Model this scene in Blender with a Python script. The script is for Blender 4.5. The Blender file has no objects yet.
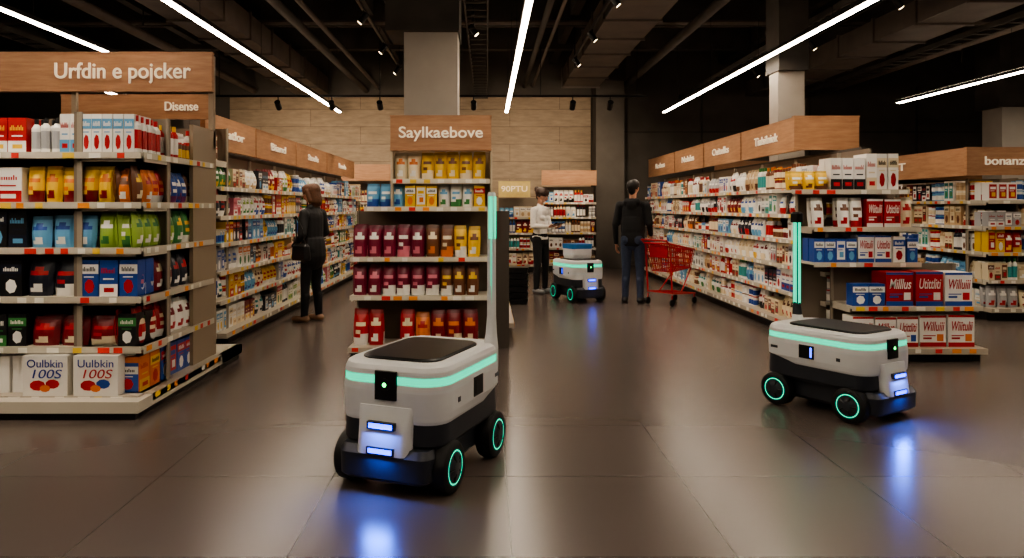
import bpy, math, random
import numpy as np
from mathutils import Vector, Matrix
random.seed(7)
D=bpy.data; SC=bpy.context.scene

def lin(c):
    r=[]
    for v in c[:3]:
        v=v/255.0
        r.append(v/12.92 if v<=0.04045 else ((v+0.055)/1.055)**2.4)
    return (r[0],r[1],r[2],1.0)

# ---------------------------------------------------------------- materials
def newmat(name):
    m=D.materials.new(name); m.use_nodes=True
    nt=m.node_tree; b=nt.nodes['Principled BSDF']
    return m,nt,b
def mat(name,col,rough=.5,metal=0,noise=.08,nscale=12,bump=0):
    m,nt,b=newmat(name)
    b.inputs['Roughness'].default_value=rough; b.inputs['Metallic'].default_value=metal
    tc=nt.nodes.new('ShaderNodeTexCoord'); n=nt.nodes.new('ShaderNodeTexNoise')
    n.inputs['Scale'].default_value=nscale; n.inputs['Detail'].default_value=3
    nt.links.new(tc.outputs['Object'],n.inputs['Vector'])
    r=nt.nodes.new('ShaderNodeValToRGB')
    c=lin(col)
    r.color_ramp.elements[0].position=.3; r.color_ramp.elements[1].position=.7
    r.color_ramp.elements[0].color=tuple(x*(1-noise) for x in c[:3])+(1,)
    r.color_ramp.elements[1].color=tuple(min(1,x*(1+noise)) for x in c[:3])+(1,)
    nt.links.new(n.outputs['Fac'],r.inputs['Fac']); nt.links.new(r.outputs['Color'],b.inputs['Base Color'])
    if bump:
        bp=nt.nodes.new('ShaderNodeBump'); bp.inputs['Strength'].default_value=bump
        nt.links.new(n.outputs['Fac'],bp.inputs['Height']); nt.links.new(bp.outputs['Normal'],b.inputs['Normal'])
    return m
def emit(name,col,st):
    m,nt,b=newmat(name)
    b.inputs['Base Color'].default_value=lin(col)
    b.inputs['Emission Color'].default_value=lin(col)
    b.inputs['Emission Strength'].default_value=st
    return m
def vcmat(name,rough=.4,bump=0.0):
    m,nt,b=newmat(name)
    a=nt.nodes.new('ShaderNodeAttribute'); a.attribute_name='Col'
    nt.links.new(a.outputs['Color'],b.inputs['Base Color'])
    b.inputs['Roughness'].default_value=rough
    n=nt.nodes.new('ShaderNodeTexNoise'); n.inputs['Scale'].default_value=25
    tc=nt.nodes.new('ShaderNodeTexCoord'); nt.links.new(tc.outputs['Object'],n.inputs['Vector'])
    if bump:
        bp=nt.nodes.new('ShaderNodeBump'); bp.inputs['Strength'].default_value=bump; bp.inputs['Distance'].default_value=.01
        nt.links.new(n.outputs['Fac'],bp.inputs['Height']); nt.links.new(bp.outputs['Normal'],b.inputs['Normal'])
    return m
def wood(name,c1,c2,scale=(1,1,12),planks=0,rough=.5):
    m,nt,b=newmat(name); b.inputs['Roughness'].default_value=rough
    tc=nt.nodes.new('ShaderNodeTexCoord'); mp=nt.nodes.new('ShaderNodeMapping')
    mp.inputs['Scale'].default_value=scale
    nt.links.new(tc.outputs['Object'],mp.inputs['Vector'])
    n=nt.nodes.new('ShaderNodeTexNoise'); n.inputs['Scale'].default_value=3; n.inputs['Detail'].default_value=6; n.inputs['Roughness'].default_value=.65
    nt.links.new(mp.outputs['Vector'],n.inputs['Vector'])
    r=nt.nodes.new('ShaderNodeValToRGB'); r.color_ramp.elements[0].position=.35; r.color_ramp.elements[1].position=.68
    r.color_ramp.elements[0].color=lin(c1); r.color_ramp.elements[1].color=lin(c2)
    nt.links.new(n.outputs['Fac'],r.inputs['Fac'])
    out=r.outputs['Color']
    if planks:
        sx=nt.nodes.new('ShaderNodeSeparateXYZ'); nt.links.new(tc.outputs['Object'],sx.inputs[0])
        cb=nt.nodes.new('ShaderNodeCombineXYZ'); nt.links.new(sx.outputs['X'],cb.inputs['X']); nt.links.new(sx.outputs['Z'],cb.inputs['Y'])
        br=nt.nodes.new('ShaderNodeTexBrick'); br.inputs['Scale'].default_value=1
        br.inputs['Brick Width'].default_value=2.4; br.inputs['Row Height'].default_value=planks
        br.inputs['Mortar Size'].default_value=.008
        br.inputs['Color1'].default_value=(1,1,1,1); br.inputs['Color2'].default_value=(.9,.89,.87,1); br.inputs['Mortar'].default_value=(.6,.57,.55,1)
        nt.links.new(cb.outputs[0],br.inputs['Vector'])
        mx=nt.nodes.new('ShaderNodeMixRGB'); mx.blend_type='MULTIPLY'; mx.inputs['Fac'].default_value=1
        nt.links.new(out,mx.inputs['Color1']); nt.links.new(br.outputs['Color'],mx.inputs['Color2']); out=mx.outputs['Color']
    nt.links.new(out,b.inputs['Base Color'])
    return m

def floormat():
    m,nt,b=newmat('floor_tile')
    tc=nt.nodes.new('ShaderNodeTexCoord')
    br=nt.nodes.new('ShaderNodeTexBrick'); br.inputs['Scale'].default_value=1; br.offset=0
    br.inputs['Brick Width'].default_value=.9; br.inputs['Row Height'].default_value=.9; br.inputs['Mortar Size'].default_value=.004
    br.inputs['Color1'].default_value=lin((98,88,82)); br.inputs['Color2'].default_value=lin((94,84,79)); br.inputs['Mortar'].default_value=lin((66,60,56))
    nt.links.new(tc.outputs['Object'],br.inputs['Vector'])
    nt.links.new(br.outputs['Color'],b.inputs['Base Color'])
    b.inputs['Roughness'].default_value=.27
    b.inputs['Specular IOR Level'].default_value=.65
    return m

M_pack=vcmat('packaging',.36,.05)
M_metal=vcmat('painted_shelf_steel',.45)
M_wood=wood('sign_board_wood',(156,112,80),(182,138,102),(1,1,9))
M_wall=wood('wall_plank_beige',(150,132,112),(176,156,132),(1,1,5),planks=.42,rough=.6)
M_conc=mat('concrete_grey',(92,86,80),.8,0,.12,2.5,.1)
M_colm=mat('column_plaster',(168,160,150),.7,0,.06,3)
M_dark=mat('ceiling_dark_steel',(70,65,60),.7,0,.2,3)
M_ceil=mat('ceiling_deck',(96,87,79),.85,0,.3,1.5)
M_black=mat('black_plastic',(16,16,18),.35)
M_grey=mat('dark_grey_plastic',(46,49,56),.38)
M_white=mat('robot_white_shell',(218,220,222),.28,0,.02)
M_rub=mat('tyre_rubber',(16,16,17),.6,0,.1,60)
M_teal=emit('teal_light',(12,200,155),1.5)
M_blue=emit('blue_light',(14,50,255),8)
M_green=emit('green_led',(60,255,120),5)
M_strip=emit('strip_led',(255,236,212),42)
M_up=emit('added_uplight',(255,228,200),5.5)  # glowing strip tops, made up to lift the dark ceiling
M_textw=emit('sign_lettering_lit',(236,220,194),.3)
M_red=mat('red_cart_paint',(178,26,34),.35)

# ---------------------------------------------------------------- mesh builder
class MB:
    def __init__(s): s.V=[];s.F=[];s.C=[];s.M=[]
    def add(s,vs,fs,col,m=0,xf=None):
        o=len(s.V)
        if xf: vs=[xf(*v) for v in vs]
        s.V.extend(vs)
        for i,f in enumerate(fs):
            s.F.append(tuple(o+k for k in f))
            s.C.append(col[i] if isinstance(col,list) else col); s.M.append(m)
    def box(s,x0,x1,y0,y1,z0,z1,col=(1,1,1,1),m=0,xf=None):
        vs=[(x0,y0,z0),(x1,y0,z0),(x1,y1,z0),(x0,y1,z0),(x0,y0,z1),(x1,y0,z1),(x1,y1,z1),(x0,y1,z1)]
        s.add(vs,[(0,3,2,1),(4,5,6,7),(0,1,5,4),(1,2,6,5),(2,3,7,6),(3,0,4,7)],col,m,xf)
    def tube(s,p0,p1,r,m=0,n=8,col=(1,1,1,1),r1=None):
        p0=Vector(p0);p1=Vector(p1);a=(p1-p0).normalized()
        e=a.orthogonal().normalized(); g=a.cross(e); r1=r if r1 is None else r1
        vs=[];
        for p,q in((p0,r),(p1,r1)):
            for i in range(n):
                t=2*math.pi*i/n; vs.append(tuple(p+(e*math.cos(t)+g*math.sin(t))*q))
        fs=[(i,(i+1)%n,n+(i+1)%n,n+i) for i in range(n)]+[tuple(range(n-1,-1,-1)),tuple(range(n,2*n))]
        s.add(vs,fs,col,m)
    def lathe(s,c,ax,prof,m,n=28,col=(1,1,1,1)):
        c=Vector(c);a=Vector(ax).normalized();e=a.orthogonal().normalized();g=a.cross(e)
        vs=[];fs=[]
        for o,r in prof:
            for i in range(n):
                t=2*math.pi*i/n; vs.append(tuple(c+a*o+(e*math.cos(t)+g*math.sin(t))*r))
        for k in range(len(prof)-1):
            for i in range(n): fs.append((k*n+i,k*n+(i+1)%n,(k+1)*n+(i+1)%n,(k+1)*n+i))
        fs.append(tuple(range(n-1,-1,-1))); k=(len(prof)-1)*n; fs.append(tuple(range(k,k+n)))
        s.add(vs,fs,col,m)
    def loft(s,secs,mats,nc=7):
        rings=[]
        for z,L,W,r,xc in secs:
            ring=[]
            for cx,cy,a0 in((L/2-r,W/2-r,0),(-L/2+r,W/2-r,90),(-L/2+r,-W/2+r,180),(L/2-r,-W/2+r,270)):
                for i in range(nc):
                    t=math.radians(a0+90*i/(nc-1)); ring.append((xc+cx+r*math.cos(t),cy+r*math.sin(t),z))
            rings.append(ring)
        n=len(rings[0])
        for k in range(len(rings)-1):
            s.add(rings[k]+rings[k+1],[(i,(i+1)%n,n+(i+1)%n,n+i) for i in range(n)],(1,1,1,1),mats[k])
        s.add(rings[0],[tuple(range(n-1,-1,-1))],(1,1,1,1),mats[0])
        s.add(rings[-1],[tuple(range(n))],(1,1,1,1),mats[-1])
    def obj(s,name,mats,smooth=None,parent=None,merge=False):
        me=D.meshes.new(name); me.from_pydata(s.V,[],s.F)
        for m in mats: me.materials.append(m)
        me.polygons.foreach_set('material_index',s.M)
        ca=me.color_attributes.new('Col','FLOAT_COLOR','CORNER')
        cols=np.repeat(np.array(s.C,dtype=np.float32),[len(f) for f in s.F],axis=0)
        ca.data.foreach_set('color',cols.ravel())
        me.update()
        if smooth:
            me.polygons.foreach_set('use_smooth',[True]*len(me.polygons))
            me.set_sharp_from_angle(angle=math.radians(smooth))
        o=D.objects.new(name,me); SC.collection.objects.link(o)
        if parent: o.parent=parent
        return o
def empty(name,loc=(0,0,0),rz=0,sc=(1,1,1)):
    o=D.objects.new(name,None); o.location=loc; o.rotation_euler=(0,0,rz); o.scale=sc; o.empty_display_size=.1
    SC.collection.objects.link(o); return o
def attach(child,e):
    child.parent=e; child.matrix_parent_inverse=Matrix.Translation(-Vector(e.location)); return child
def boxobj(name,x0,x1,y0,y1,z0,z1,m,parent=None,bev=0):
    cx,cy,cz=(x0+x1)/2,(y0+y1)/2,(z0+z1)/2
    b=MB(); b.box(x0-cx,x1-cx,y0-cy,y1-cy,z0-cz,z1-cz)
    o=b.obj(name,[m],parent=parent); o.location=(cx,cy,cz)
    return o
def text(name,s,loc,size,m,ang=0,parent=None,width=None,ext=.006,off=0,shear=0):
    cu=D.curves.new(name,'FONT'); cu.body=s; cu.size=size; cu.extrude=ext; cu.align_x='CENTER'; cu.align_y='CENTER'; cu.offset=off; cu.shear=shear
    cu.materials.append(m); o=D.objects.new(name,cu); SC.collection.objects.link(o)
    o.location=loc; o.rotation_euler=(math.pi/2,0,math.radians(ang))
    if width:
        bpy.context.view_layer.update()
        if o.dimensions.x>0: o.scale.x=width/o.dimensions.x
    if parent: o.parent=parent
    return o

# ---------------------------------------------------------------- room
boxobj('floor',-13,15,-5,18.2,-.1,0,floormat())
boxobj('ceiling',-13,15,-5,18.2,5.2,5.35,M_ceil)
boxobj('wall_back',-13,15,18.2,18.4,0,5.2,M_conc)
boxobj('wall_left',-13.2,-13,-5,18.4,0,5.2,M_conc)
boxobj('wall_right',15,15.2,-5,18.4,0,5.2,M_conc)
boxobj('wall_front',-13,15,-5.2,-5,0,5.2,M_conc)
boxobj('wall_cladding_back',-6.2,2.5,18.08,18.2,0.1,4.05,M_wall)
boxobj('baseboard_back',-13,15,18.02,18.08,0,.1,M_dark)

b=MB()
for x in (5.2,7.8,10.4): b.box(x,x+.03,18.16,18.2,0.1,4.3)
b.box(2.5,15,18.16,18.2,3.2,3.23)
b.obj('trim_1',[M_dark])

def column(name,x0,x1,y0,y1,zt,cap,m=None):
    e=empty(name,((x0+x1)/2,(y0+y1)/2,0))
    w=(x1-x0)/2; d=(y1-y0)/2
    b=MB(); b.box(-w,w,-d,d,0,zt); b.box(-w*1.03,w*1.03,-d*1.03,d*1.03,0,.1,m=0)
    b.box(-cap,w+.02,-d-.08,d+.08,zt,5.2,m=1)
    b.obj('shaft',[m or M_colm,M_dark],parent=e)
column('support_column',-.93,-.33,8.4,9.0,3.36,.5)
column('support_column',3.96,4.32,10.2,10.52,3.25,.2)
column('support_column',2.5,3.15,17.2,17.8,4.3,.4,M_conc)
column('support_column',10.3,10.9,15,15.6,3.4,.4)

# ceiling services
b=MB()
for y in np.arange(1.5,18,2.4): b.box(-13,15,y,y+.22,4.75,5.2)
for x in (-9.5,-6.2,-2.2,1.5,5.6,9.8): b.box(x,x+.16,-4,18.1,4.85,5.2)
b.obj('ceiling_beams',[M_dark])
M_duct=mat('duct_galvanised_dark',(104,95,88),.6,.2,.15,3)
b=MB()
def duct(x0,x1,z0,z1,y0=0,y1=18):
    b.box(x0,x1,y0,y1,z0,z1)
    for y in np.arange(y0,y1,1.2): b.box(x0-.03,x1+.03,y,y+.04,z0-.03,z1+.03)
duct(-4.6,-3.8,4.1,4.5); duct(1.7,2.5,4.1,4.5,0,17); duct(6.2,7.0,4.05,4.4)
b.obj('air_duct',[M_duct])
b=MB()
for k,(x,z,r) in enumerate(((-2.9,4.2,.07),(-2.6,4.25,.04),(-1.4,4.3,.05),(-5.6,4.2,.08),(.9,4.3,.05),(1.1,4.3,.03),(3.3,4.3,.08),(4.9,4.2,.05),(5.1,4.22,.03),(8.2,4.2,.07),(-8,4.3,.08))):
    b.tube((x,-3,z),(x,18,z),r,n=10,m=k%2)
for y,z in((5.2,4.6),(7.7,4.6),(11.0,4.6),(13,4.6)):
    b.tube((-12,y,z),(14,y,z),.045,n=8,m=1); b.tube((-12,y+.2,z),(14,y+.2,z),.025,n=8)
for x in np.arange(-8,12,2.5):
    for y in np.arange(3,17,3):
        b.tube((x,y,4.3),(x,y,5.2),.012,n=5)
b.obj('overhead_pipes',[M_dark,M_duct],smooth=40)
b=MB()
for x in(-7.4,-.3,4.6,7.3):
    b.box(x,x+.02,-2,18,4.0,4.08); b.box(x+.3,x+.32,-2,18,4.0,4.08)
    for y in np.arange(-2,18,.35): b.box(x,x+.32,y,y+.03,4.0,4.02)
b.obj('cable_tray',[M_dark])
b=MB()
b.lathe((-2.0,9.3,4.05),(0,0,1),[(0,.1),(0,.3),(.06,.36),(.1,.34),(.14,.12),(.6,.12)],0)
b.obj('ceiling_air_diffuser',[M_duct],smooth=40)

def strip(x,y0,y1,z=3.4,w=.075):
    e=empty('linear_ceiling_light',(x,(y0+y1)/2,z)); L=(y1-y0)/2
    b=MB(); b.box(-w/2,w/2,-L,L,-.012,.0,m=1); b.box(-w/2-.012,w/2+.012,-L-.01,L+.01,0,.05,m=0); b.box(-w/2,w/2,-L,L,.05,.054,m=2)
    y=-L+.3
    while y<L:
        b.tube((0,y,.06),(0,y,1.25),.004,n=5); y+=2.2
    b.obj('housing',[M_black,M_strip,M_up],parent=e)
strip(-3.1,-1,15.8,w=.065); strip(.41,-1,15.8,w=.065); strip(3.73,-1,15.8,w=.065)
strip(-4.9,-1,9.9,w=.065); strip(7.9,0,14.4)
strip(-6.6,12.8,17); strip(11,5,14)

# track spots
M_lf=emit('lamp_face',(255,225,180),10)
e=empty('added_track_lighting',(0,14,3.45))
b=MB(); b.box(-6,3,-.02,.02,0,.04)
spx=[-5.2,-3.9,-2.9,-2.0,-.25,1.6,2.3]
for x in spx:
    b.tube((x,0,0),(x,0,-.1),.012); b.tube((x,-.06,-.1),(x,.08,-.2),.055,n=14,m=0); b.tube((x,.081,-.2),(x,.083,-.202),.045,n=14,m=1)
for x in(-5,-2,1,2.8): b.tube((x,0,.04),(x,0,1.7),.008)
b.obj('rail',[M_black,M_lf],parent=e,smooth=40)
def spot(x,y,z,tx,ty,tz,p,size=70,col=(1,.8,.58),blend=.8):  # lamps for the real back rail and for the added ones
    l=D.lights.new('spot_lamp','SPOT'); l.energy=p; l.spot_size=math.radians(size); l.spot_blend=blend; l.color=col; l.shadow_soft_size=.06
    o=D.objects.new('track_spot_lamp',l); SC.collection.objects.link(o); o.location=(x,y,z)
    o.rotation_euler=(Vector((tx,ty,tz))-Vector((x,y,z))).to_track_quat('-Z','Y').to_euler()
for x in spx: spot(x,14.1,3.2,x-.3,18.2,2.3,130,75)
def track(x,ys,tx,tz,p,z=4.0):  # made-up rails over the aisles, added to brighten the shelves
    e=empty('added_track_lighting',(x,0,z))
    b=MB(); b.box(-.02,.02,min(ys)-.5,max(ys)+.5,.1,.14)
    for y in(min(ys)-.3,max(ys)+.3): b.tube((0,y,.14),(0,y,1.2),.008)
    sg=1 if tx>x else -1
    for y in ys:
        b.tube((0,y,.1),(0,y,.02),.012); b.tube((-.05*sg,y,.06),(.05*sg,y,-.07),.045,n=14); b.tube((.051*sg,y,-.071),(.053*sg,y,-.073),.038,n=14,m=1)
        spot(x+.08*sg,y,z-.1,tx,y,tz,p,80,(1,.84,.66))
    b.obj('rail',[M_black,M_lf],parent=e,smooth=40)
track(-1.7,[8.3,10.3,12.3,14.2],-2.7,.9,150)
track(1.6,[7.6,9.4,11.4,13.4],3.3,1.0,150)
track(5.2,[9.5,12,14.5],6.2,1.0,130)
track(-.2,[11.0],.95,.9,110)  # extra lamp put in to brighten the woman in white
e=empty('added_track_lighting',(0,3.6,4.1))  # unseen front rail, added as fill light for the shelf ends
b=MB(); b.box(-4.6,4.6,-.02,.02,.1,.14)
for x in(-4.4,-1.2,1.2,4.4): b.tube((x,0,.14),(x,0,1.1),.008)
for x,ty,tz,p in((-3.6,5.2,.8,100),(-2.7,5.4,.9,100),(-.6,7,.9,125),(3.7,6.9,.9,145)):
    b.tube((x,0,.1),(x,0,.02),.012); b.tube((x,-.05,.06),(x,.05,-.07),.045,n=14); b.tube((x,.051,-.071),(x,.053,-.073),.038,n=14,m=1)
    spot(x,3.68,4.0,x,ty,tz,p,48,(1,.88,.72))
b.obj('rail',[M_black,M_lf],parent=e,smooth=40)

# ---------------------------------------------------------------- products
W_=(235,232,226);R_=(180,34,38);Y_=(228,184,56);O_=(214,118,48);B_=(42,78,156);LB=(104,164,204);G_=(62,126,68);LG=(150,180,80)
N_=(30,34,48);BR=(110,68,44);PU=(112,48,94);TL=(58,150,150);CR=(228,212,180);DR=(122,24,34);K_=(30,30,32);PK=(214,124,140);GY=(170,170,172);TN=(196,168,130)
TQ=[]
Mr=mat('print_red',(176,34,40),.5); Mb=mat('print_blue',(40,62,140),.5); Mw=mat('print_white',(236,232,224),.5)
def L(c,j=0.12):
    k=1+random.uniform(-j,j)
    q=lin(c); return tuple(min(1,x*k) for x in q[:3])+(1,)
def p_box(mb,xf,s,t,z,w,d,h,c):
    a,bb,cc=c; hw=w/2
    mb.box(s-hw,s+hw,t-d,t,z,z+h,a,0,xf)
    e=.0018
    def q(u0,u1,v0,v1,col,k=1):
        mb.add([(s+u0*hw,t+e*k,z+v0*h),(s+u1*hw,t+e*k,z+v0*h),(s+u1*hw,t+e*k,z+v1*h),(s+u0*hw,t+e*k,z+v1*h)],[(0,1,2,3)],col,0,xf)
    st=random.random(); wl=lin((240,238,230)) if sum(bb[:3])<1.2 else lin((40,30,30))
    if st<.5:
        q(-1,1,.62,.88,bb)
        u=-.72
        while u<.65: q(u,u+.1,.69,.69+random.choice([.08,.12]),wl,2); u+=.16
        q(-.6,.5,.52,.55,bb); 
        n=7; vs=[(s+hw*.55*math.cos(2*math.pi*i/n),t+e,z+h*.28+.2*h*math.sin(2*math.pi*i/n)) for i in range(n)]
        mb.add(vs,[tuple(range(n))],cc,0,xf)
    elif st<.8:
        q(-1,1,0,.34,bb)
        u=-.8
        while u<.7: q(u,u+.1,.64,.64+random.choice([.09,.14]),cc if sum(abs(cc[i]-a[i]) for i in range(3))>.2 else bb); u+=.17
        q(-.6,.6,.46,.5,bb); q(-.5,.6,.12,.24,cc,2)
    else:
        q(-.8,.8,.12,.9,bb); q(-.6,.6,.62,.76,a,2); q(-.3,.5,.22,.45,cc,2); q(-.6,.3,.52,.55,a,2)
def p_txt(mb,xf,s,t,z,w,d,h,c):
    a,bb,cc=c; hw=w/2; e=.0018
    mb.box(s-hw,s+hw,t-d,t,z,z+h,a,0,xf)
    def q(u0,u1,v0,v1,col,k=1):
        mb.add([(s+u0*hw,t+e*k,z+v0*h),(s+u1*hw,t+e*k,z+v0*h),(s+u1*hw,t+e*k,z+v1*h),(s+u0*hw,t+e*k,z+v1*h)],[(0,1,2,3)],col,0,xf)
    q(-1,1,0,.14,bb); q(-1,1,.93,1,bb); q(-.75,-.1,.24,.3,bb); q(-.75,.2,.34,.37,bb)
    q(.3,.8,.18,.4,cc)
    TQ.append((xf(s,t+.003,z+h*.64),w*.8,h*.42,Mw if sum(a[:3])<1 else Mr))
def p_bag(mb,xf,s,t,z,w,d,h,c):
    a,bb,cc=c; nx,nz=6,9; tilt=random.uniform(-.04,.04); st=random.random(); d=d*1.15
    dk=tuple(x*.6 for x in a[:3])+(1,)
    vs=[];
    for sd in(1,-1):
        for j in range(nz+1):
            v=j/nz; th=math.sin(math.pi*min(1,(.10+v*.95)))**.6 if v<.93 else .05
            for i in range(nx+1):
                u=i/nx; bx=(1-(2*u-1)**2)**.7
                vs.append((s+(u-.5)*w*(.93+.09*math.sin(math.pi*v))+tilt*v*h,t-d/2+sd*(d/2)*th*(.06+.94*bx)-(.015*v),z+v*h))
    fs=[];cs=[]; n=(nx+1)
    for sd in(0,1):
        o=sd*(nz+1)*n
        for j in range(nz):
            for i in range(nx):
                f=(o+j*n+i,o+j*n+i+1,o+(j+1)*n+i+1,o+(j+1)*n+i); fs.append(f if sd==0 else f[::-1])
                col=a
                if sd==0:
                    if j==nz-1: col=dk
                    elif st<.6:
                        if (j==5 and 0<i<nx-1) or (j==6 and i in(2,3)): col=bb
                        elif j in(2,) and i in(2,3): col=cc
                        elif j==1 and i in(1,2,3): col=cc
                    else:
                        if j<=1: col=cc
                        elif j==2 and i>2: col=cc
                        elif j==5 and 0<i<nx-1: col=bb
                        elif j==3 and i in(1,2): col=bb
                cs.append(col)
    mb.add(vs,fs,cs,0,xf)
def p_cyl(mb,xf,s,t,z,w,d,h,c,bottle=False):
    a,bb,cc=c; r=w/2*.95; n=9
    prof=[(0,r,a),(.12,r,bb),(.62,r,a),(.72,r,a)]+([(.84,r*.42,cc),(.86,r*.45,cc),(1,r*.45,cc)] if bottle else [(.9,r,cc),(.92,r*1.02,cc),(1,r*1.02,cc)])
    vs=[];fs=[];cs=[]
    for v,rr,_ in prof:
        for i in range(n):
            an=2*math.pi*(i+.5)/n; vs.append((s+rr*math.cos(an),t-w/2+rr*math.sin(an),z+v*h))
    for k in range(len(prof)-1):
        for i in range(n): fs.append((k*n+i,k*n+(i+1)%n,(k+1)*n+(i+1)%n,(k+1)*n+i)); cs.append(prof[k][2])
    k=(len(prof)-1)*n; fs.append(tuple(range(k,k+n))); cs.append(cc)
    mb.add(vs,fs,cs,0,xf)
KIND={'box':p_box,'bag':p_bag,'can':p_cyl,'bot':lambda *a:p_cyl(*a,bottle=True),'txt':p_txt}
PAL=[(W_,R_,B_),(W_,LB,Y_),(R_,W_,Y_),(Y_,R_,W_),(W_,GY,BR),(CR,BR,R_),(W_,B_,R_),(B_,W_,Y_),(BR,CR,O_),(W_,O_,G_),(DR,CR,Y_),(LB,W_,B_),(W_,TL,N_),(Y_,BR,W_),(CR,R_,G_),(G_,W_,Y_),(W_,K_,R_),(CR,TN,BR),(N_,R_,W_),(LB,B_,W_),(N_,W_,LB),(W_,LG,G_),(GY,B_,W_),(W_,CR,TN),(PK,W_,R_)]
WARM=[(W_,R_,Y_),(R_,W_,Y_),(Y_,R_,W_),(W_,W_,BR),(CR,BR,R_),(CR,R_,O_),(BR,CR,O_),(W_,R_,K_),(DR,CR,Y_),(W_,GY,K_),(W_,B_,R_),(B_,W_,LB),(W_,DR,CR),(LB,W_,B_),(W_,TL,G_),(CR,W_,TN),(TN,CR,BR),(GY,W_,R_),(N_,W_,R_),(W_,CR,LB),(W_,B_,LB),(W_,CR,R_),(CR,TN,W_)]
def fillrow(mb,xf,s0,s1,t,z,clear,groups=None,pal=PAL,sc=1,rows=2,maxd=.4):
    s=s0; gi=0
    while s<s1-.03:
        if groups:
            if gi>=len(groups): gi=0
            kind,w,h,cols,n=groups[gi]; gi+=1
        else:
            kind=random.choice(['box','box','bag','bag','can','bot'])
            cols=random.choice(pal); n=random.randint(2,4)
            w={'box':random.uniform(.075,.14),'bag':random.uniform(.10,.15),'can':.075,'bot':.065}[kind]*sc
            h=min(clear*.95,{'box':random.uniform(.17,.29),'bag':random.uniform(.2,.28),'can':.12,'bot':.27}[kind]*sc)
        if kind=='gap': s+=w; continue
        h=min(h,clear-.015)
        for k in range(n):
            if s+w>s1+.01: break
            c=tuple(L(x,.1) for x in cols)
            dd=min({'box':.12,'bag':.085}.get(kind,w),maxd)
            for r in range(rows):
                hh=h*random.uniform(.97,1.02) if kind!='box' else h
                stack=1
                if kind in('can',) and h*2<clear-.02: stack=2
                for q in range(stack):
                    KIND[kind](mb,xf,s+w/2,t-.02-random.uniform(0,.012)-r*(dd+.015),z+.001+q*(hh+.002),w*.95,dd,hh,c)
            s+=w*1.01
            if random.random()<.015: s+=w
        s+=random.uniform(.0,.012)
TAGC=[(236,232,220),(236,232,220),(232,196,70),(220,60,50),(240,150,50)]
WORDS=['Wiiitulii','Milllus','Utittliti','Willuiii']
def run(name,O,ang,length,zs,depth=.42,top=None,pal=PAL,sc=1,rows=2,groups=None,lipc=(196,188,172),basec=(178,168,152),back=True,basez=True,dividers=True,tagp=.8,p0=0.0):
    a=math.radians(ang); ux,uy=math.cos(a),math.sin(a); nx,ny=math.sin(a),-math.cos(a)
    def xf(s,t,z): return (s*ux+t*nx,s*uy+t*ny,z)
    e=empty(name,(O[0],O[1],0)); TQ.clear()
    f=MB(); top=top or zs[-1]+.3
    lc=lin(lipc); bk=lin((120,108,94)); kick=lin((24,22,21))
    if basez:
        f.box(0,length,-depth,.0,.0,zs[0]-.05,kick,0,lambda s,t,z:xf(s,t-.03,z))
        f.box(-.005,length+.005,-depth,.07,zs[0]-.05,zs[0],lin(basec),0,xf)
    if back: f.box(0,length,-depth-.02,-depth,0,top,bk,0,xf)
    for i,z in enumerate(zs):
        if i==0 and basez: 
            lt=.072; 
        else:
            f.box(0,length,-depth,0,z-.022,z,lc,0,xf); f.box(0,length,0,.012,z-.04,z+.004,lc,0,xf); lt=.0125
        s=.03
        while s<length-.09:
            if random.random()<tagp:
                tw=random.choice([.05,.06,.08]); f.box(s,s+tw,lt-.001,lt+.0015,z-.038,z-.002,lin(random.choice(TAGC)),0,xf)
            s+=random.uniform(.1,.2)
    if dividers:
        k=0.0
        while k<=length+.01:
            kk=min(k,length-.012); f.box(kk,kk+.012,-depth,-depth+.035,.05,top,lin((150,140,125)),0,xf)
            for z in zs[1:]:
                f.box(kk,kk+.01,-depth,-.05,z-.06,z-.022,lc,0,xf)
            k+=1.1 if length>1.6 else length
    f.obj('shelf_frame',[M_metal],parent=e)
    p=MB()
    for i,z in enumerate(zs):
        nxt=zs[i+1]-.03 if i+1<len(zs) else top
        g=groups[i] if groups and i<len(groups) else None
        if g=='empty': continue
        fillrow(p,xf,.015+p0,length-.015,-.005,z,nxt-z,g,pal,sc,rows,.4)
    po=p.obj('packaged_goods',[M_pack],parent=e)
    for k,(lc_,w_,h_,m_) in enumerate(TQ): text('print_%d'%(k+1),WORDS[k%len(WORDS)],lc_,h_,m_,ang,e,w_,.0008,off=.001,shear=.25)
    TQ.clear()
    return e
def header(name,O,ang,length,z0,z1,txt='',size=.14,width=None,tx=None,th=.05,m=None,parent=None):
    a=math.radians(ang); e=empty(name,(O[0],O[1],(z0+z1)/2),a)
    h=(z1-z0)/2
    bd=MB(); bd.box(0,length,0,th,-h,h)
    bd.box(-.004,length+.004,-.004,th+.004,h-.012,h+.004); bd.box(-.004,length+.004,-.004,th+.004,-h-.004,-h+.012)
    bd.obj('board',[m or M_wood],parent=e)
    if txt:
        for i,(tt,sx,wd) in enumerate(txt if isinstance(txt,list) else [(txt,length/2 if tx is None else tx,width)]):
            text('lettering_%d'%(i+1),tt,(sx,-.01,0),size,M_textw,0,e,wd,ext=.006,off=.0015)
    return e

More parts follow.
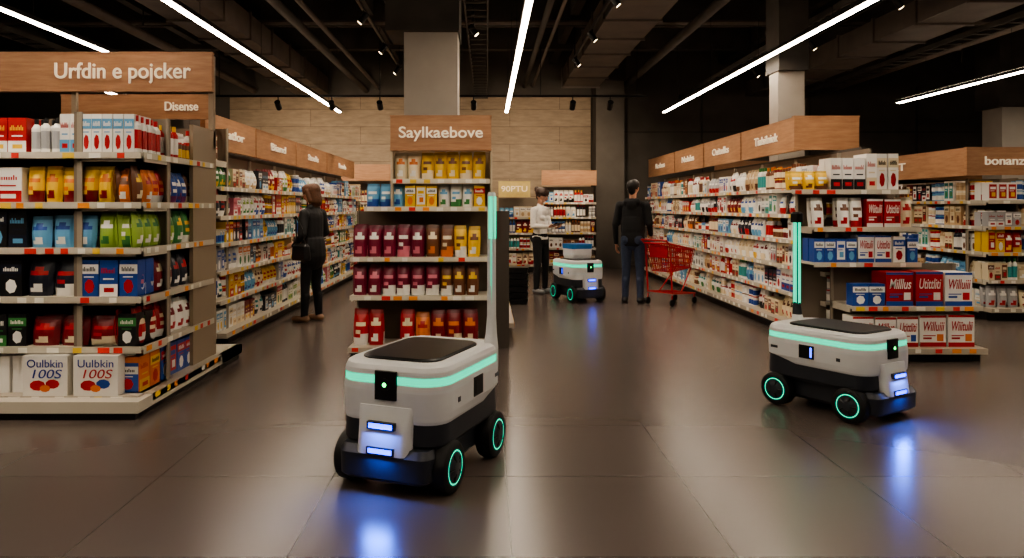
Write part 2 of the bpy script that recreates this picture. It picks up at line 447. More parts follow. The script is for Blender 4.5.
# --- gondola A (left foreground): end face and aisle face
zsA=[.13,.447,.787,1.12,1.43,1.77]
gA_end=[
 [('box',.20,.16,(B_,LB,Y_),2),('box',.27,.25,(W_,W_,W_),2),('bag',.14,.2,(O_,R_,W_),2),('box',.15,.2,(B_,W_,R_),3)],
 [('box',.13,.22,(K_,G_,W_),6),('bag',.2,.2,(DR,R_,CR),5),('bag',.2,.2,(R_,W_,CR),3)],
 [('box',.15,.25,(K_,N_,W_),5),('bag',.19,.26,(N_,R_,W_),2),('box',.13,.25,(B_,W_,R_),3),('bag',.16,.22,(B_,PK,W_),2)],
 [('box',.13,.26,(K_,N_,LB),6),('bag',.15,.22,(LB,B_,W_),3),('bag',.13,.24,(LG,W_,G_),3),('bag',.13,.24,(LG,G_,Y_),3)],
 [('box',.11,.16,(K_,W_,K_),5),('box',.2,.24,(W_,R_,W_),1),('bag',.12,.25,(Y_,O_,DR),5),('bag',.12,.22,(O_,BR,W_),2)],
 [('box',.13,.24,(R_,W_,Y_),5),('bot',.07,.24,(W_,GY,K_),3),('box',.072,.27,(W_,LB,R_),12)]]
gA=run('supermarket_shelf',(-3.95,5.1),0,1.6,zsA,.45,top=2.05,groups=gA_end,rows=2)
gA_side=[
 [('box',.16,.24,(O_,Y_,R_),2),('box',.15,.24,(B_,R_,W_),5)],
 [('bag',.17,.25,(R_,CR,W_),3),('bag',.15,.24,(W_,DR,R_),3)],
 [('bag',.15,.25,(B_,PK,W_),2),('bag',.14,.25,(DR,CR,W_),2),('bag',.14,.25,(N_,R_,W_),3)],
 [('bag',.13,.25,(LG,G_,W_),5),('bag',.14,.25,(G_,Y_,W_),4)],
 [('bag',.12,.25,(BR,Y_,CR),1),('bag',.12,.24,(O_,R_,W_),2),('bag',.1,.24,(R_,O_,W_),2),('bag',.1,.24,(B_,W_,PU),3)],
 [('bot',.075,.26,(W_,R_,R_),5),('bot',.07,.24,(R_,W_,Y_),4),('can',.07,.13,(BR,Y_,R_),6)]]
run('supermarket_shelf',(-2.35,5.12),90,1.31,zsA,.45,top=2.05,groups=gA_side,rows=2,p0=.0)
b=MB(); c=lin((200,192,176)); kk=lin((26,24,23))
b.box(-1.75,0,-.08,.04,.05,.125,c); b.box(-.05,.0,.04,2.0,.05,.125,c); b.box(-1.7,-.03,-.05,.04,0,.05,kk); b.box(-.06,-.03,.0,2.0,0,.05,kk); b.box(-.6,0,1.47,2.0,.05,.125,c); b.box(-.6,-.02,1.47,1.98,0,.05,kk)
o=b.obj('plinth',[M_metal]); o.location=(-2.28,4.98,0); attach(o,gA)
b=MB(); pc=lin((150,134,114))
b.box(-.8,1.54,0,.03,.126,1.9,lin((104,88,72))); b.box(1.545,1.575,-.45,.06,.126,2.06,pc); b.box(1.53,1.575,-.0,.045,1.9,2.7,pc); b.box(.35,.39,0,.04,1.9,2.7,pc)
o=b.obj('end_panel',[M_metal]); o.location=(-3.93,6.46,0); attach(o,gA)
header('aisle_sign',(-4.9,6.40),0,2.55,2.39,2.72,[('Urfdin e pojcker',1.79,1.16)],.19)
b=MB()
for x in(0,.34):
    b.box(x,x+.30,-.02,.22,0,.27,lin((226,222,214)),0)
    for px,pz,r,cc in((x+.1,.07,.045,R_),(x+.2,.08,.04,R_ if x==0 else B_),(x+.15,.05,.03,O_)):
        n=9; b.add([(px+r*1.2*math.cos(6.283*i/n),-.0212-(.0004 if cc==O_ else 0),pz+r*.8*math.sin(6.283*i/n)) for i in range(n)],[tuple(range(n))],L(cc),0)
e=b.obj('cartons',[M_pack]); e.location=(-3.12,5.06,.13); attach(e,gA)
text('print_1','Oulbkin',(.15,-.022,.215),.075,Mb,0,e,.24,.001); text('print_2','100S',(.15,-.022,.145),.085,Mb,0,e,.2,.001,shear=.2)
text('print_3','Uulbkin',(.49,-.022,.215),.075,Mb,0,e,.24,.001); text('print_4','100S',(.49,-.022,.145),.085,Mr,0,e,.2,.001,shear=.2)

# --- gondola B (left aisle, long)
zsB=[.16,.47,.76,1.04,1.31,1.6]
gB=run('supermarket_shelf',(-2.62,7.35),90,8.4,zsB,.42,top=1.98,pal=PAL)
run('supermarket_shelf',(-4.1,7.25),0,1.45,[.16,.5,.84,1.18,1.52,1.86],.42,top=2.2,pal=WARM)
attach(boxobj('core_panel',-3.12,-3.05,7.7,15.7,0,2.35,M_conc),gB)
header('aisle_sign',(-4.1,7.22),0,1.45,2.25,2.48,[('Disense',1.16,.32)],.12)
for i,(y0,y1,t) in enumerate(((7.4,9.0,'Ratlor'),(9.05,10.9,'Biand'),(10.95,13,'Stoelis'),(13.05,15.7,'Reodo'))):
    header('aisle_sign',(-2.78,y0),90,y1-y0,2.0,2.34,[(t,(y1-y0)*.5,.7)],.13)
run('supermarket_shelf',(-6.6,8.0),90,8,[.16,.6,1.04,1.5],.42,top=1.95,rows=1)
header('aisle_sign',(-6.75,8),90,8,2.0,2.34)
# --- back wall runs
zsK=[.16,.5,.84,1.18,1.5]
run('supermarket_shelf',(-6,17.0),0,5.6,zsK,.42,top=1.95,pal=WARM,rows=1)
header('aisle_sign',(-6,16.95),0,5.6,2.0,2.36)
run('supermarket_shelf',(.25,16.2),0,1.0,zsK[:4],.42,top=1.6,pal=WARM,rows=1)
header('aisle_sign',(.25,16.15),0,.68,1.62,1.95,[('90PTU',.34,.56)],.17,m=mat('cream_sign_board',(214,190,120),.6))
run('supermarket_shelf',(1.25,16.5),0,1.15,zsK,.42,top=1.85,pal=WARM,rows=1)
header('aisle_sign',(1.2,16.45),0,1.2,1.88,2.2)
run('supermarket_shelf',(5.2,17.2),0,7.5,zsK,.42,top=1.95,pal=WARM,rows=1)
header('aisle_sign',(5.2,17.1),0,7.5,2.02,2.45,[('Tond',2,.5),('BRT',4.6,.4)],.2)

# --- centre end cap
TB=(118,24,52)
gC=[[('bag',.145,.33,(R_,CR,W_),3),('bag',.14,.3,(O_,R_,W_),1),('bag',.15,.33,(DR,O_,CR),3),('box',.13,.26,(B_,W_,CR),4)],
    [('bag',.135,.29,(TB,PK,W_),6),('bag',.12,.28,(BR,Y_,W_),8)],
    [('bag',.135,.30,(TB,W_,PK),5),('bag',.13,.30,(BR,CR,O_),2),('bag',.12,.29,(Y_,BR,W_),4)]]
eC=run('end_cap_display',(-1.28,7.0),0,1.32,[.1,.57,.93],.42,top=1.36,groups=gC,lipc=(214,206,188))
def addshelf(x0,x1,y,z,h,groups,dep=.36,clear=None):
    f=MB(); w=x1-x0
    f.box(0,w,0,dep,z-.022,z,lin((214,206,188))); f.box(0,w,-.012,0,z-.04,z+.004,lin((214,206,188)))
    s=.03
    while s<w-.08: f.box(s,s+.06,-.0135,-.012,z-.036,z-.002,lin(random.choice(TAGC))); s+=.13
    o=f.obj('upper_board',[M_metal]); o.location=(x0,y,0); attach(o,eC)
    p=MB(); fillrow(p,lambda s,t,zz:(s,-t,zz),.01,w-.01,-.005,z,h,groups); o=p.obj('packaged_goods',[M_pack]); o.location=(x0,y,0); attach(o,eC)
addshelf(-1.15,.03,7.02,1.4,.235,[('bag',.12,.22,(LB,W_,B_),3),('box',.1,.2,(Y_,W_,O_),3),('bag',.11,.22,(W_,LB,G_),3),('box',.11,.2,(Y_,R_,W_),4)])
addshelf(-.88,.03,7.02,1.66,.27,[('bag',.12,.26,(CR,O_,W_),2),('bag',.12,.26,(Y_,BR,CR),8)])
b=MB(); b.box(-.88,.03,.42,.46,1.36,2.2,lin((170,154,132))); b.box(-.9,-.88,0.0,.42,1.4,1.95,lin((180,166,142))); b.box(.03,.05,0,.42,1.4,1.95,lin((180,166,142)))
b.box(-1.15,-.88,.40,.44,1.36,1.4,lin((150,134,112)))
b.box(-1.28,.22,.46,.5,0,1.36,lin((80,72,64)))
o=b.obj('back_panel',[M_metal]); o.location=(0,7.0,0); attach(o,eC)
header('aisle_sign',(-.9,6.98),0,.94,1.93,2.25,[('Saylkaebove',.47,.78)],.145,th=.12)
run('supermarket_shelf',(.22,8.0),90,2.4,[.16,.5,.85],.4,top=1.2,pal=WARM)
b=MB()
for k in range(6): b.loft([(k*.09,.36,.25,.03,0),(k*.09+.08,.4,.29,.03,0)],[0])
o=b.obj('shopping_basket_stack',[M_black]); o.location=(.4,10.9,0)

# --- right gondola
gR0=run('supermarket_shelf',(3.3,15.6),-90,8.3,[.16,.47,.76,1.04,1.32,1.6],.42,top=1.97,pal=WARM)
attach(boxobj('core_panel',3.74,3.78,7.5,15.6,0,2.0,M_conc),gR0)
for i,(y0,y1,t) in enumerate(((8.15,9.9,'Tialsilniek'),(9.95,11.6,'Ositelks'),(11.65,13.4,'Nelabs'),(13.45,15.6,'Robas'))):
    header('aisle_sign',(3.36,y1),-90,y1-y0,2.02,2.38,[(t,(y1-y0)/2,.75)],.14)
header('aisle_sign',(3.31,8.08),0,.70,2.02,2.38,'')
gR=[[('txt',.2,.27,(W_,R_,B_),3),('txt',.25,.29,(W_,R_,O_),5)],[('box',.15,.2,(B_,W_,W_),2),('txt',.26,.31,(R_,B_,W_),2),('txt',.26,.31,(W_,B_,R_),2)]]
eR=run('end_cap_display',(3.3,6.78),0,1.18,[.13,.5],.42,top=.86,groups=gR,rows=1)
gR2=[[('box',.1,.22,(B_,W_,LB),4),('txt',.16,.26,(W_,B_,R_),2),('box',.12,.24,(W_,B_,R_),3)],[('bag',.12,.28,(W_,BR,R_),3),('txt',.16,.26,(R_,W_,DR),2),('bag',.12,.28,(CR,R_,R_),3)]]
run('end_cap_display_upper',(3.05,7.0),0,1.0,[.88,1.21],.4,top=1.53,groups=gR2,rows=2,basez=False)
run('end_cap_display_upper',(2.85,7.02),0,1.1,[1.56],.4,top=1.95,groups=[[('bag',.12,.18,(Y_,W_,BR),3),('box',.11,.3,(W_,K_,R_),3),('box',.1,.34,(W_,CR,R_),3),('box',.1,.3,(N_,W_,GY),1),('can',.09,.14,(W_,K_,K_),2)]],rows=2,basez=False,back=False,dividers=False)
# --- far right gondola
run('supermarket_shelf',(6.15,15.6),-90,6.3,[.16,.5,.84,1.16,1.48],.42,top=1.76,pal=WARM)
run('supermarket_shelf',(6.15,9.2),0,2.6,[.16,.5,.84,1.16,1.48],.42,top=1.76,pal=WARM)
header('aisle_sign',(5.95,9.3),0,2.8,1.8,2.14,[('bonanzon',.55,.66)],.15)
header('aisle_sign',(6.0,15.5),-90,6.1,1.8,2.14,[('Prones',2,.7),('BRT',4.5,.5)],.15)
run('supermarket_shelf',(9.3,15.6),-90,8,[.16,.6,1.04,1.48],.42,top=1.8,pal=WARM,rows=1)

# ---------------------------------------------------------------- robots
def robot(name,x,y,deg,sz,mast=None,side=1,cargo=False,sc=1,glow=2.2):
    e=empty(name,(x,y,0),math.radians(deg),(sc,sc,sz))
    WH,GR,BK,TE,BL,GN,TY=range(7)
    mats=[M_white,M_grey,M_black,M_teal,M_blue,M_green,M_rub]
    b=MB()
    b.loft([(.075,.74,.40,.06,0),(.10,.80,.44,.08,0),(.30,.80,.45,.08,0),(.31,.80,.45,.08,0)],[GR,GR,GR])
    b.loft([(.225,.80,.535,.10,0),(.25,.83,.575,.12,0),(.41,.815,.575,.12,0)],[GR,GR])
    b.loft([(.35,.66,.575,.12,.085),(.365,.69,.588,.13,.075),(.40,.84,.598,.14,0.003),(.50,.848,.60,.14,0),(.535,.838,.594,.14,0)],[WH,WH,WH,WH])
    b.loft([(.534,.834,.591,.14,0),(.578,.834,.591,.14,0)],[TE])
    b.loft([(.576,.837,.594,.14,0),(.60,.83,.588,.14,0),(.622,.81,.57,.135,0),(.634,.77,.53,.12,0)],[WH,WH,WH])
    b.loft([(.63,.60,.44,.09,.03),(.642,.60,.44,.09,.03),(.648,.575,.42,.08,.03)],[BK,BK])
    b.loft([(.07,.10,.44,.045,.40),(.09,.14,.50,.06,.40),(.20,.15,.51,.07,.40),(.235,.11,.48,.05,.39)],[GR,GR,GR])
    b.loft([(.19,.06,.27,.03,.43),(.205,.10,.29,.045,.43),(.33,.09,.29,.04,.415),(.43,.06,.31,.03,.40)],[GR,WH,WH])
    b.obj('body',mats,smooth=35,parent=e)
    b=MB()
    for z in(.345,.225):
        b.box(.455,.478,-.075,.075,z-.018,z+.018,m=GR) if z>.3 else b.box(.46,.484,-.075,.075,z-.018,z+.018,m=GR)
        xx=.4785 if z>.3 else .4845
        b.box(xx-.004,xx+.002,-.064,.064,z-.011,z+.011,m=BL)
    b.loft([(.46,.02,.12,.008,.424),(.60,.02,.12,.008,.423)],[BK])
    b.lathe((.432,0,.535),(1,0,0),[(0,.03),(.006,.03),(.008,.022)],BK,20)
    b.lathe((.438,0,.535),(1,0,0),[(0,.012),(.004,.01)],GN,14)
    for sd in(1,-1):
        b.box(-.09,.03,sd*.292 if sd>0 else -.303,.303 if sd>0 else -.292,.41,.51,m=BK)
        b.box(.0,.012,sd*.303-.002,sd*.303+.002,.425,.495,m=BL if sd!=side else BK)
        b.box(-.33,-.27,sd*.292 if sd>0 else -.3,.3 if sd>0 else -.292,.45,.47,m=GR)
        b.box(.2,.23,sd*.292 if sd>0 else -.3015,.3015 if sd>0 else -.292,.43,.455,m=GR)
    b.obj('sensors',mats,parent=e,smooth=35)
    # blue lamps of the two LED bars, aimed out and down at the floor
    for z,xx,en in((.345,.49,glow*.5),(.205,.50,glow)):
        l=D.lights.new('led_bar_lamp','AREA'); l.shape='RECTANGLE'; l.size=.13; l.size_y=.02; l.energy=en; l.color=(.04,.16,1)
        o=D.objects.new('led_bar_lamp',l); SC.collection.objects.link(o); o.parent=e; o.location=(xx,0,z)
        o.rotation_euler=Vector((.8,0,-1)).to_track_quat('-Z','Y').to_euler()
    for i,(wx,wy) in enumerate(((.29,.265),(.29,-.265),(-.29,.265),(-.29,-.265))):
        w=MB(); sg=1 if wy>0 else -1; r=.128
        w.lathe((0,0,0),(0,sg,0),[(-.05,.07),(-.05,r-.02),(-.04,r-.004),(-.025,r),(.025,r),(.04,r-.004),(.05,r-.02),(.05,.088),(.045,.084)],TY,40)
        w.lathe((0,sg*.0455,0),(0,sg,0),[(0,.084),(.003,.0835),(.003,.077),(0,.076)],TE,40)
        w.lathe((0,sg*.0455,0),(0,sg,0),[(0,.076),(.0035,.0755),(.005,.05),(.012,.04),(.014,.02)],GR,32)
        for k in range(5):
            t=2*math.pi*k/5; w.tube((.03*math.cos(t),sg*.055,.03*math.sin(t)),(.068*math.cos(t),sg*.048,.068*math.sin(t)),.007,m=BK,n=6)
        o=w.obj('wheel_%d'%(i+1),mats,smooth=40,parent=e); o.location=(wx,wy,r)
    if mast:
        mx,my,capd=mast
        m=MB()
        m.loft([(.40,.10,.07,.03,-0.0),(.60,.11,.07,.03,0),(.68,.07,.055,.02,-.01),(.78,.05,.045,.015,-.015),(1.47,.046,.042,.014,-.015),(1.485,.036,.032,.01,-.015)],[WH,WH,WH,WH,WH] if not capd else [WH,WH,GR,GR,GR])
        if capd: m.box(.006,.0105,-.015,.015,.66,1.43,m=TE); m.box(-.03,-.0,-.0225,-.019,.66,1.43,m=TE)
        else:
            m.box(.006,.0105,-.008,.015,1.22,1.46,m=TE); m.box(-.03,.0,.019,.0225,1.22,1.46,m=TE); m.box(.006,.0095,.004,.010,.74,1.22,m=TE)
        if capd: m.loft([(1.43,.08,.07,.02,-.015),(1.50,.08,.07,.02,-.015),(1.515,.06,.05,.02,-.015)],[BK,BK])
        o=m.obj('mast',mats,smooth=35,parent=e); o.location=(mx,my,0)
    if cargo:
        m=MB()
        m.loft([(.64,.34,.34,.04,0),(.70,.38,.38,.05,0),(.80,.38,.38,.05,0)],[WH,WH])
        m.loft([(.80,.38,.38,.04,0),(.86,.40,.40,.05,0),(.875,.40,.40,.05,0)],[7,7])
        m.obj('cargo_bin',mats+[mat('blue_bin_plastic',(40,120,190),.4)],smooth=35,parent=e)
    return e
robot('delivery_robot',-.335,4.05,-112,1.0,(-.33,.25,False),1)
robot('delivery_robot',2.43,5.23,-58,.9,(-.33,.03,True),1,False,.95)
robot('delivery_robot',1.36,11.3,-66,.97,None,1,True,.88,.12)

# ---------------------------------------------------------------- shopping cart
e=empty('shopping_cart',(2.42,10.65,0),math.radians(38),(.9,.9,.93))
b=MB()
top=[(.0,-.24,.95),(.0,.24,.95),(.72,.17,.84),(.72,-.17,.84)]
bot=[(.1,-.19,.52),(.1,.19,.52),(.66,.14,.56),(.66,-.14,.56)]
for R,rr in((top,.014),(bot,.010)):
    for i in range(4): b.tube(R[i],R[(i+1)%4],rr,n=8)
def lerp(a,c,t): return tuple(a[i]+(c[i]-a[i])*t for i in range(3))
for i in range(4):
    j=(i+1)%4; n=16 if i%2 else 9
    for k in range(n+1): b.tube(lerp(top[i],top[j],k/n),lerp(bot[i],bot[j],k/n),.006,n=5)
    for k in(.25,.5,.75): b.tube(lerp(top[i],bot[i],k),lerp(top[j],bot[j],k),.007,n=5)
for k in range(9): b.tube(lerp(bot[0],bot[3],k/8),lerp(bot[1],bot[2],k/8),.005,n=5)
b.tube((-.09,-.25,1.0),(-.09,.25,1.0),.018,n=10,m=1)
for y in(-.24,.24):
    b.tube((-.09,y,1.0),(0,y,.93),.014); b.tube((0,y,.93),(.06,y,.2),.014); b.tube((.06,y,.2),(.7,y*.8,.16),.014); b.tube((.66,y*.6,.56),(.3,y*.9,.18),.012)
    for x,yy in((.06,y),(.68,y*.8)):
        b.tube((x,yy,.17),(x,yy,.1),.012); b.lathe((x,yy-.015,.055),(0,1,0),[(0,.05),(.005,.055),(.025,.055),(.03,.05)],2,16)
b.tube((.06,-.24,.2),(.06,.24,.2),.01); b.tube((.7,-.19,.16),(.7,.19,.16),.01)
for k in range(5): b.tube((.08,-.2+.1*k,.2),(.68,-.16+.08*k,.17),.007,n=5)
b.box(.02,.05,-.17,.17,.74,.92,m=0)
b.obj('cart_frame',[M_red,mat('cart_handle_grip',(150,20,26),.4),M_black],smooth=40,parent=e)

# ---------------------------------------------------------------- people
def cap(mb,p0,p1,r0,r1,sx,sy,e1=None,n=16,m=4):
    p0=Vector(p0);p1=Vector(p1);ax=p1-p0
    if ax.length<1e-5: ax=Vector((0,0,1e-4))
    a=ax.normalized(); e=Vector(e1) if e1 else Vector((1,0,0))
    if abs(a.dot(e))>.9: e=Vector((0,1,0))
    e=(e-a*a.dot(e)).normalized(); g=a.cross(e)
    rings=[]
    for k in range(m):
        t=math.pi/2*(1-k/m); rings.append((p0-a*r0*math.sin(t),r0*math.cos(t)))
    rings.append((p0,r0)); rings.append((p1,r1))
    for k in range(1,m+1):
        t=math.pi/2*k/m; rings.append((p1+a*r1*math.sin(t),r1*math.cos(t)))
    vs=[];fs=[]
    for c,r in rings:
        r=max(r,1e-4)
        for i in range(n):
            t=2*math.pi*i/n; vs.append(tuple(c+e*math.cos(t)*r*sx+g*math.sin(t)*r*sy))
    for k in range(len(rings)-1):
        for i in range(n): fs.append((k*n+i,k*n+(i+1)%n,(k+1)*n+(i+1)%n,(k+1)*n+i))
    fs.append(tuple(range(n-1,-1,-1))); k=(len(rings)-1)*n; fs.append(tuple(range(k,k+n)))
    mb.add(vs,fs,(1,1,1,1))
    return (p0,p1,a,e,g,r0,r1,sx,sy)
def person(name,loc,yaw,H,legs,arms,hyaw,hpitch,tags,hair,female,extra=None,hands=None,hem=.90):
    prims=[];mb=MB()
    def A(p0,p1,r0,r1,tag,sx=1,sy=1,e1=None):
        prims.append(cap(mb,p0,p1,r0,r1,sx,sy,e1)+(tag,))
    sw=.165 if female else .19
    A((0,.01,hem),(0,.0,1.08),.165 if female else .16,.135 if female else .15,'top',1.0,.72)
    A((0,.0,1.08),(0,-.01,1.33),.13 if female else .15,.145 if female else .165,'top',1.08,.74)
    A((-sw+.045,.005,1.395),(sw-.045,.005,1.395),.062,.062,'top')
    if female:
        for s in(-1,1): A((s*.065,-.06,1.27),(s*.065,-.085,1.26),.06,.05,'top')
    A((0,.015,1.38),(0,.01,1.46),.095,.062,'top',1.1,.8)
    A((0,.015,1.44),(0,-.005,1.56),.05,.05,'skin')
    A((0,.01,.90),(0,.01,.96),.15,.15,'pants',1.05,.78)
    for s in(-1,1): A((s*.075,.05,.91),(s*.075,.05,.91),.085,.085,'pants')
    for s,(knee,ank,toe) in zip((-1,1),legs):
        A((s*.088,.0,.90),knee,.09,.063,'pants'); A(knee,ank,.062,.047,'pants')
        A((knee[0]*.5+ank[0]*.5,knee[1]*.5+ank[1]*.5+.015,knee[2]*.6+ank[2]*.4),ank,.055,.045,'pants')
        tv=Vector(toe); ak=Vector(ank)
        A((ak.x,ak.y+.03,.042),(tv.x,tv.y,.036),.048,.043,'shoe',1,.82); A((ak.x,ak.y+.01,.05),(ak.x,ak.y,.1),.045,.042,'shoe')
    for i,(s,(sh,el,wr)) in enumerate(zip((-1,1),arms)):
        A(sh,el,.058,.046,'top'); A(el,wr,.045,.033,'top')
        d=(Vector(wr)-Vector(el)).normalized()
        hn,hd=(hands[i] if hands else ((-s,0,0),None))
        if hd: d=Vector(hd).normalized()
        nrm=Vector(hn); nrm=(nrm-d*d.dot(nrm)).normalized(); ac=d.cross(nrm)*(1)
        if ac.dot(Vector((0,-1,.3)))<0: ac=-ac
        w=Vector(wr)+d*.02
        A(wr,w,.027,.027,'skin',1,.8,ac)
        A(w+d*.015,w+d*.07,.031,.038,'skin',1,.42,ac)
        for k,(o,l) in enumerate(((.029,.068),(.010,.076),(-.010,.070),(-.028,.056))):
            b0=w+d*.085+ac*o; d1=(d+nrm*.35).normalized(); d2=(d+nrm*1.0).normalized()
            m1=b0+d1*l*.5; A(b0-d*.015,m1,.0098,.0092,'skin'); A(m1,m1+d2*l*.5,.0092,.008,'skin')
        t0=w+d*.02+ac*.028; t1=t0+(ac*.8+d*.8+nrm*.3).normalized()*.035; A(t0,t1,.012,.0105,'skin'); A(t1,t1+(d+nrm*.4+ac*.15).normalized()*.028,.0105,.009,'skin')
    Rm=Matrix.Rotation(math.radians(hyaw),3,'Z')@Matrix.Rotation(math.radians(hpitch),3,'X')
    pv=Vector((0,.0,1.55))
    def h(p): return tuple(pv+Rm@(Vector(p)-pv))
    ex=Rm@Vector((1,0,0))
    def HA(p0,p1,r0,r1,tag,sx=1,sy=1): A(h(p0),h(p1),r0,r1,tag,sx,sy,ex)
    HA((0,.03,1.655),(0,-.02,1.655),.085,.082,'skin',.88,1.12)
    HA((0,-.03,1.62),(0,-.058,1.582),.064,.036,'skin',.9,.9)
    HA((0,-.10,1.648),(0,-.117,1.622),.010,.014,'skin'); HA((0,-.095,1.598),(0,-.097,1.598),.016,.016,'lip',1.3,.6)
    for s in(-1,1):
        HA((s*.076,.012,1.655),(s*.08,.018,1.625),.017,.012,'skin',.6,1)
        HA((s*.032,-.087,1.672),(s*.032,-.089,1.672),.012,.012,'skin')
    if hair=='short':
        HA((0,.045,1.675),(0,-.015,1.70),.088,.082,'hair',.98,.95); HA((0,.06,1.65),(0,.055,1.60),.072,.055,'hair'); 
        for s in(-1,1): HA((s*.06,.02,1.70),(s*.068,.015,1.665),.03,.02,'hair')
    elif hair=='bob':
        HA((0,.045,1.68),(0,-.02,1.70),.095,.086,'hair',1,1); HA((0,.06,1.66),(0,.06,1.54),.085,.085,'hair',1.08,.8)
        for s in(-1,1): HA((s*.068,.0,1.68),(s*.078,.015,1.55),.038,.036,'hair'); HA((s*.04,-.06,1.735),(s*.075,-.04,1.66),.028,.02,'hair')
    else:
        HA((0,.045,1.68),(0,-.02,1.698),.093,.084,'hair',1,1); HA((0,.06,1.66),(0,.06,1.60),.075,.05,'hair')
        HA((0,.13,1.70),(0,.14,1.71),.05,.045,'hair')
        for s in(-1,1): HA((s*.066,.0,1.69),(s*.074,.01,1.63),.028,.02,'hair'); HA((s*.03,-.06,1.735),(s*.068,-.045,1.68),.026,.018,'hair')
    if extra: extra(A,HA)
    me=D.meshes.new('tmp'); me.from_pydata(mb.V,[],mb.F); me.update()
    o=D.objects.new('tmp',me); SC.collection.objects.link(o)
    md=o.modifiers.new('r','REMESH'); md.mode='VOXEL'; md.voxel_size=.0075; md.use_smooth_shade=True
    sm=o.modifiers.new('s','SMOOTH'); sm.iterations=3; sm.factor=.5
    dg=bpy.context.evaluated_depsgraph_get(); dg.update()
    me2=D.meshes.new_from_object(o.evaluated_get(dg)); D.objects.remove(o)
    n=len(me2.polygons); P=np.zeros(n*3); me2.polygons.foreach_get('center',P); P=P.reshape(n,3)
    best=np.full(n,1e9); idx=np.zeros(n,int); names=list(tags.keys())
    for p0,p1,a,e1,g,r0,r1,sx,sy,tag in prims:
        p0=np.array(p0);Lg=(p1-Vector(p0)).length; av=np.array(a)
        dv=P-p0; t=dv@av; tc=np.clip(t,0,Lg); rr=r0+(r1-r0)*(tc/max(Lg,1e-4))
        u=(dv@np.array(e1))/sx; v=(dv@np.array(g))/sy; w=t-tc
        dist=(np.sqrt(u*u+v*v+w*w)-rr)*min(1,(sx+sy)/2)
        if tag=='lip': dist-=.002
        if tag=='hair': dist-=.003
        k=dist<best; best[k]=dist[k]; idx[k]=names.index(tag)
    for nm in names: me2.materials.append(tags[nm])
    me2.polygons.foreach_set('material_index',idx.tolist()); me2.polygons.foreach_set('use_smooth',[True]*n)
    s=H/1.765
    E=empty(name,loc,math.radians(yaw),(s,s,s))
    bo=D.objects.new('figure',me2); SC.collection.objects.link(bo); bo.parent=E
    ey=MB()
    for sd in(-1,1):
        c=h((sd*.032,-.0935,1.660)); cap(ey,c,c,.0095,.0095,1,.7)
    eo=ey.obj('eyes',[M_black],smooth=60,parent=E)
    return E
skinm=mat('skin',(196,146,120),.5,0,.05,20)
blkc=mat('black_jacket_cloth',(24,24,27),.55,0,.2,30,.15); hood=mat('black_hoodie',(19,19,22),.85,0,.15,40,.1)
jean=mat('denim_dark',(48,58,80),.8,0,.2,40,.1); blkp=mat('black_trousers',(20,20,24),.75,0,.15,30)
wht=mat('white_sweater',(232,226,218),.85,0,.05,30,.1)
hb=mat('brown_hair',(88,56,36),.5,0,.3,60,.2); hk=mat('dark_hair',(24,18,16),.5,0,.3,60,.2); hb2=mat('dark_brown_hair',(62,40,28),.5,0,.3,60,.2)
sh1=mat('tan_shoe',(150,116,90),.5); sh2=mat('dark_shoe',(26,24,24),.5); sh3=mat('grey_shoe',(120,120,122),.5)
lip=mat('lip',(168,92,84),.5)
st=[((-.095,-.015,.49),(-.10,.01,.09),(-.12,-.14,0)),((.095,-.03,.49),(.11,-.01,.09),(.13,-.16,0))]
def coat(A,HA):
    A((0,.01,.84),(0,.01,1.0),.18,.165,'top',1.08,.8)
    A((0,.0,1.05),(0,-.01,1.33),.15,.16,'top',1.08,.78)
    A((-.05,.01,1.46),(.05,.01,1.46),.06,.06,'top',1,.8)
    for s in(-1,1): A((s*.165,.01,1.38),(s*.225,.02,1.14),.066,.055,'top')
E=person('woman_in_black_jacket',(-2.14,9.2,0),-118,1.68,
  [((-.09,-.02,.49),(-.10,.02,.09),(-.11,-.13,0)),((.09,-.04,.49),(.12,-.03,.09),(.13,-.18,0))],
  [((-.165,.01,1.39),(-.22,.0,1.12),(-.19,-.2,1.02)),((.165,.01,1.39),(.235,.05,1.12),(.2,-.13,.98))],
  10,14,dict(top=blkc,pants=blkp,skin=skinm,shoe=sh1,hair=hb,lip=lip),'bob',True,coat,
  [((1,0,-.4),(0.1,-1,-.1)),((-1,0,-.4),(-.1,-1,-.1))],.92)
b=MB(); b.loft([(0,.26,.10,.03,0),(.03,.29,.12,.04,0),(.18,.26,.09,.035,0),(.21,.22,.05,.02,0)],[0,0,0])
pts=[(-.08,0,.2),(-.06,-.03,.4),(0,-.08,.56),(.06,-.03,.4),(.08,0,.2)]
for i in range(4): b.tube(pts[i],pts[i+1],.008,n=6)
o=b.obj('handbag',[M_black],smooth=40,parent=E); o.location=(.27,.05,.80); o.rotation_euler=(0,0,math.radians(80))
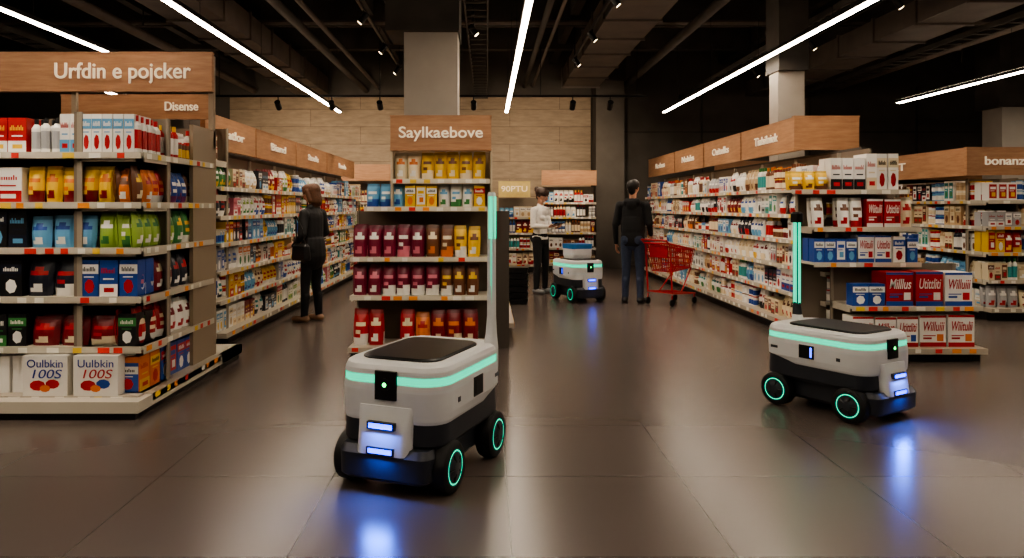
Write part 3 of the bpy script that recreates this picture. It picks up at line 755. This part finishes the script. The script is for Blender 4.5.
Ew=person('woman_in_white_sweater',(.87,12.2,0),48,1.71,st,
  [((-.165,.01,1.39),(-.215,-.01,1.13),(-.10,-.23,1.12)),((.165,.01,1.39),(.215,-.02,1.13),(.10,-.24,1.10))],
  6,22,dict(top=wht,pants=blkp,skin=skinm,shoe=sh3,hair=hb2,lip=lip),'bun',True,None,
  [((.3,0,1),(.45,-1,.1)),((-.3,0,1),(-.45,-1,.1))],.93)
b=MB(); b.box(-.10,.10,-.07,.07,-.005,.005,m=0); b.box(-.092,.092,-.062,.062,.005,.006,m=1)
o=b.obj('tablet',[M_black,emit('screen_glow',(200,215,230),.8)],parent=Ew); o.rotation_euler=(math.radians(-20),0,0); o.location=(0,-.36,1.16)
def hoodf(A,HA):
    A((-.07,.07,1.44),(.07,.07,1.44),.055,.055,'top',1,1); A((0,.1,1.40),(0,.09,1.34),.075,.05,'top',1.1,.5)
    A((0,.01,.92),(0,.01,.97),.165,.165,'top',1.02,.76)
    A((-.0,.0,1.16),(.0,0,1.05),.165,.17,'top',1.05,.8)
    for s in(-1,1): A((s*.185,.01,1.39),(s*.235,.02,1.14),.066,.055,'top')
person('man_in_black_hoodie',(2.13,10.95,0),158,1.80,
  [((-.10,-.01,.49),(-.11,.02,.09),(-.13,-.13,0)),((.10,-.02,.49),(.11,.0,.09),(.14,-.15,0))],
  [((-.19,.01,1.40),(-.235,.0,1.12),(-.22,-.2,.98)),((.19,.01,1.40),(.245,.05,1.12),(.25,-.03,.86))],
  -12,10,dict(top=hood,pants=jean,skin=skinm,shoe=sh2,hair=hk,lip=lip),'short',False,hoodf,
  None,.95)

# ---------------------------------------------------------------- camera, world
w=D.worlds.new('World'); SC.world=w; w.use_nodes=True
bg=w.node_tree.nodes['Background']; bg.inputs[0].default_value=(1,.85,.7,1); bg.inputs[1].default_value=.02
cd=D.cameras.new('Camera'); cam=D.objects.new('Camera',cd); SC.collection.objects.link(cam); SC.camera=cam
cam.location=(0,0,1.4); cam.rotation_euler=(math.pi/2,0,0)
cd.sensor_width=36; cd.lens=750/1024*36; cd.shift_x=25/1024; cd.shift_y=-72/1024
cd.clip_start=.05; cd.clip_end=100
SC.view_settings.look='AgX - Medium High Contrast'
SC.view_settings.exposure=.15
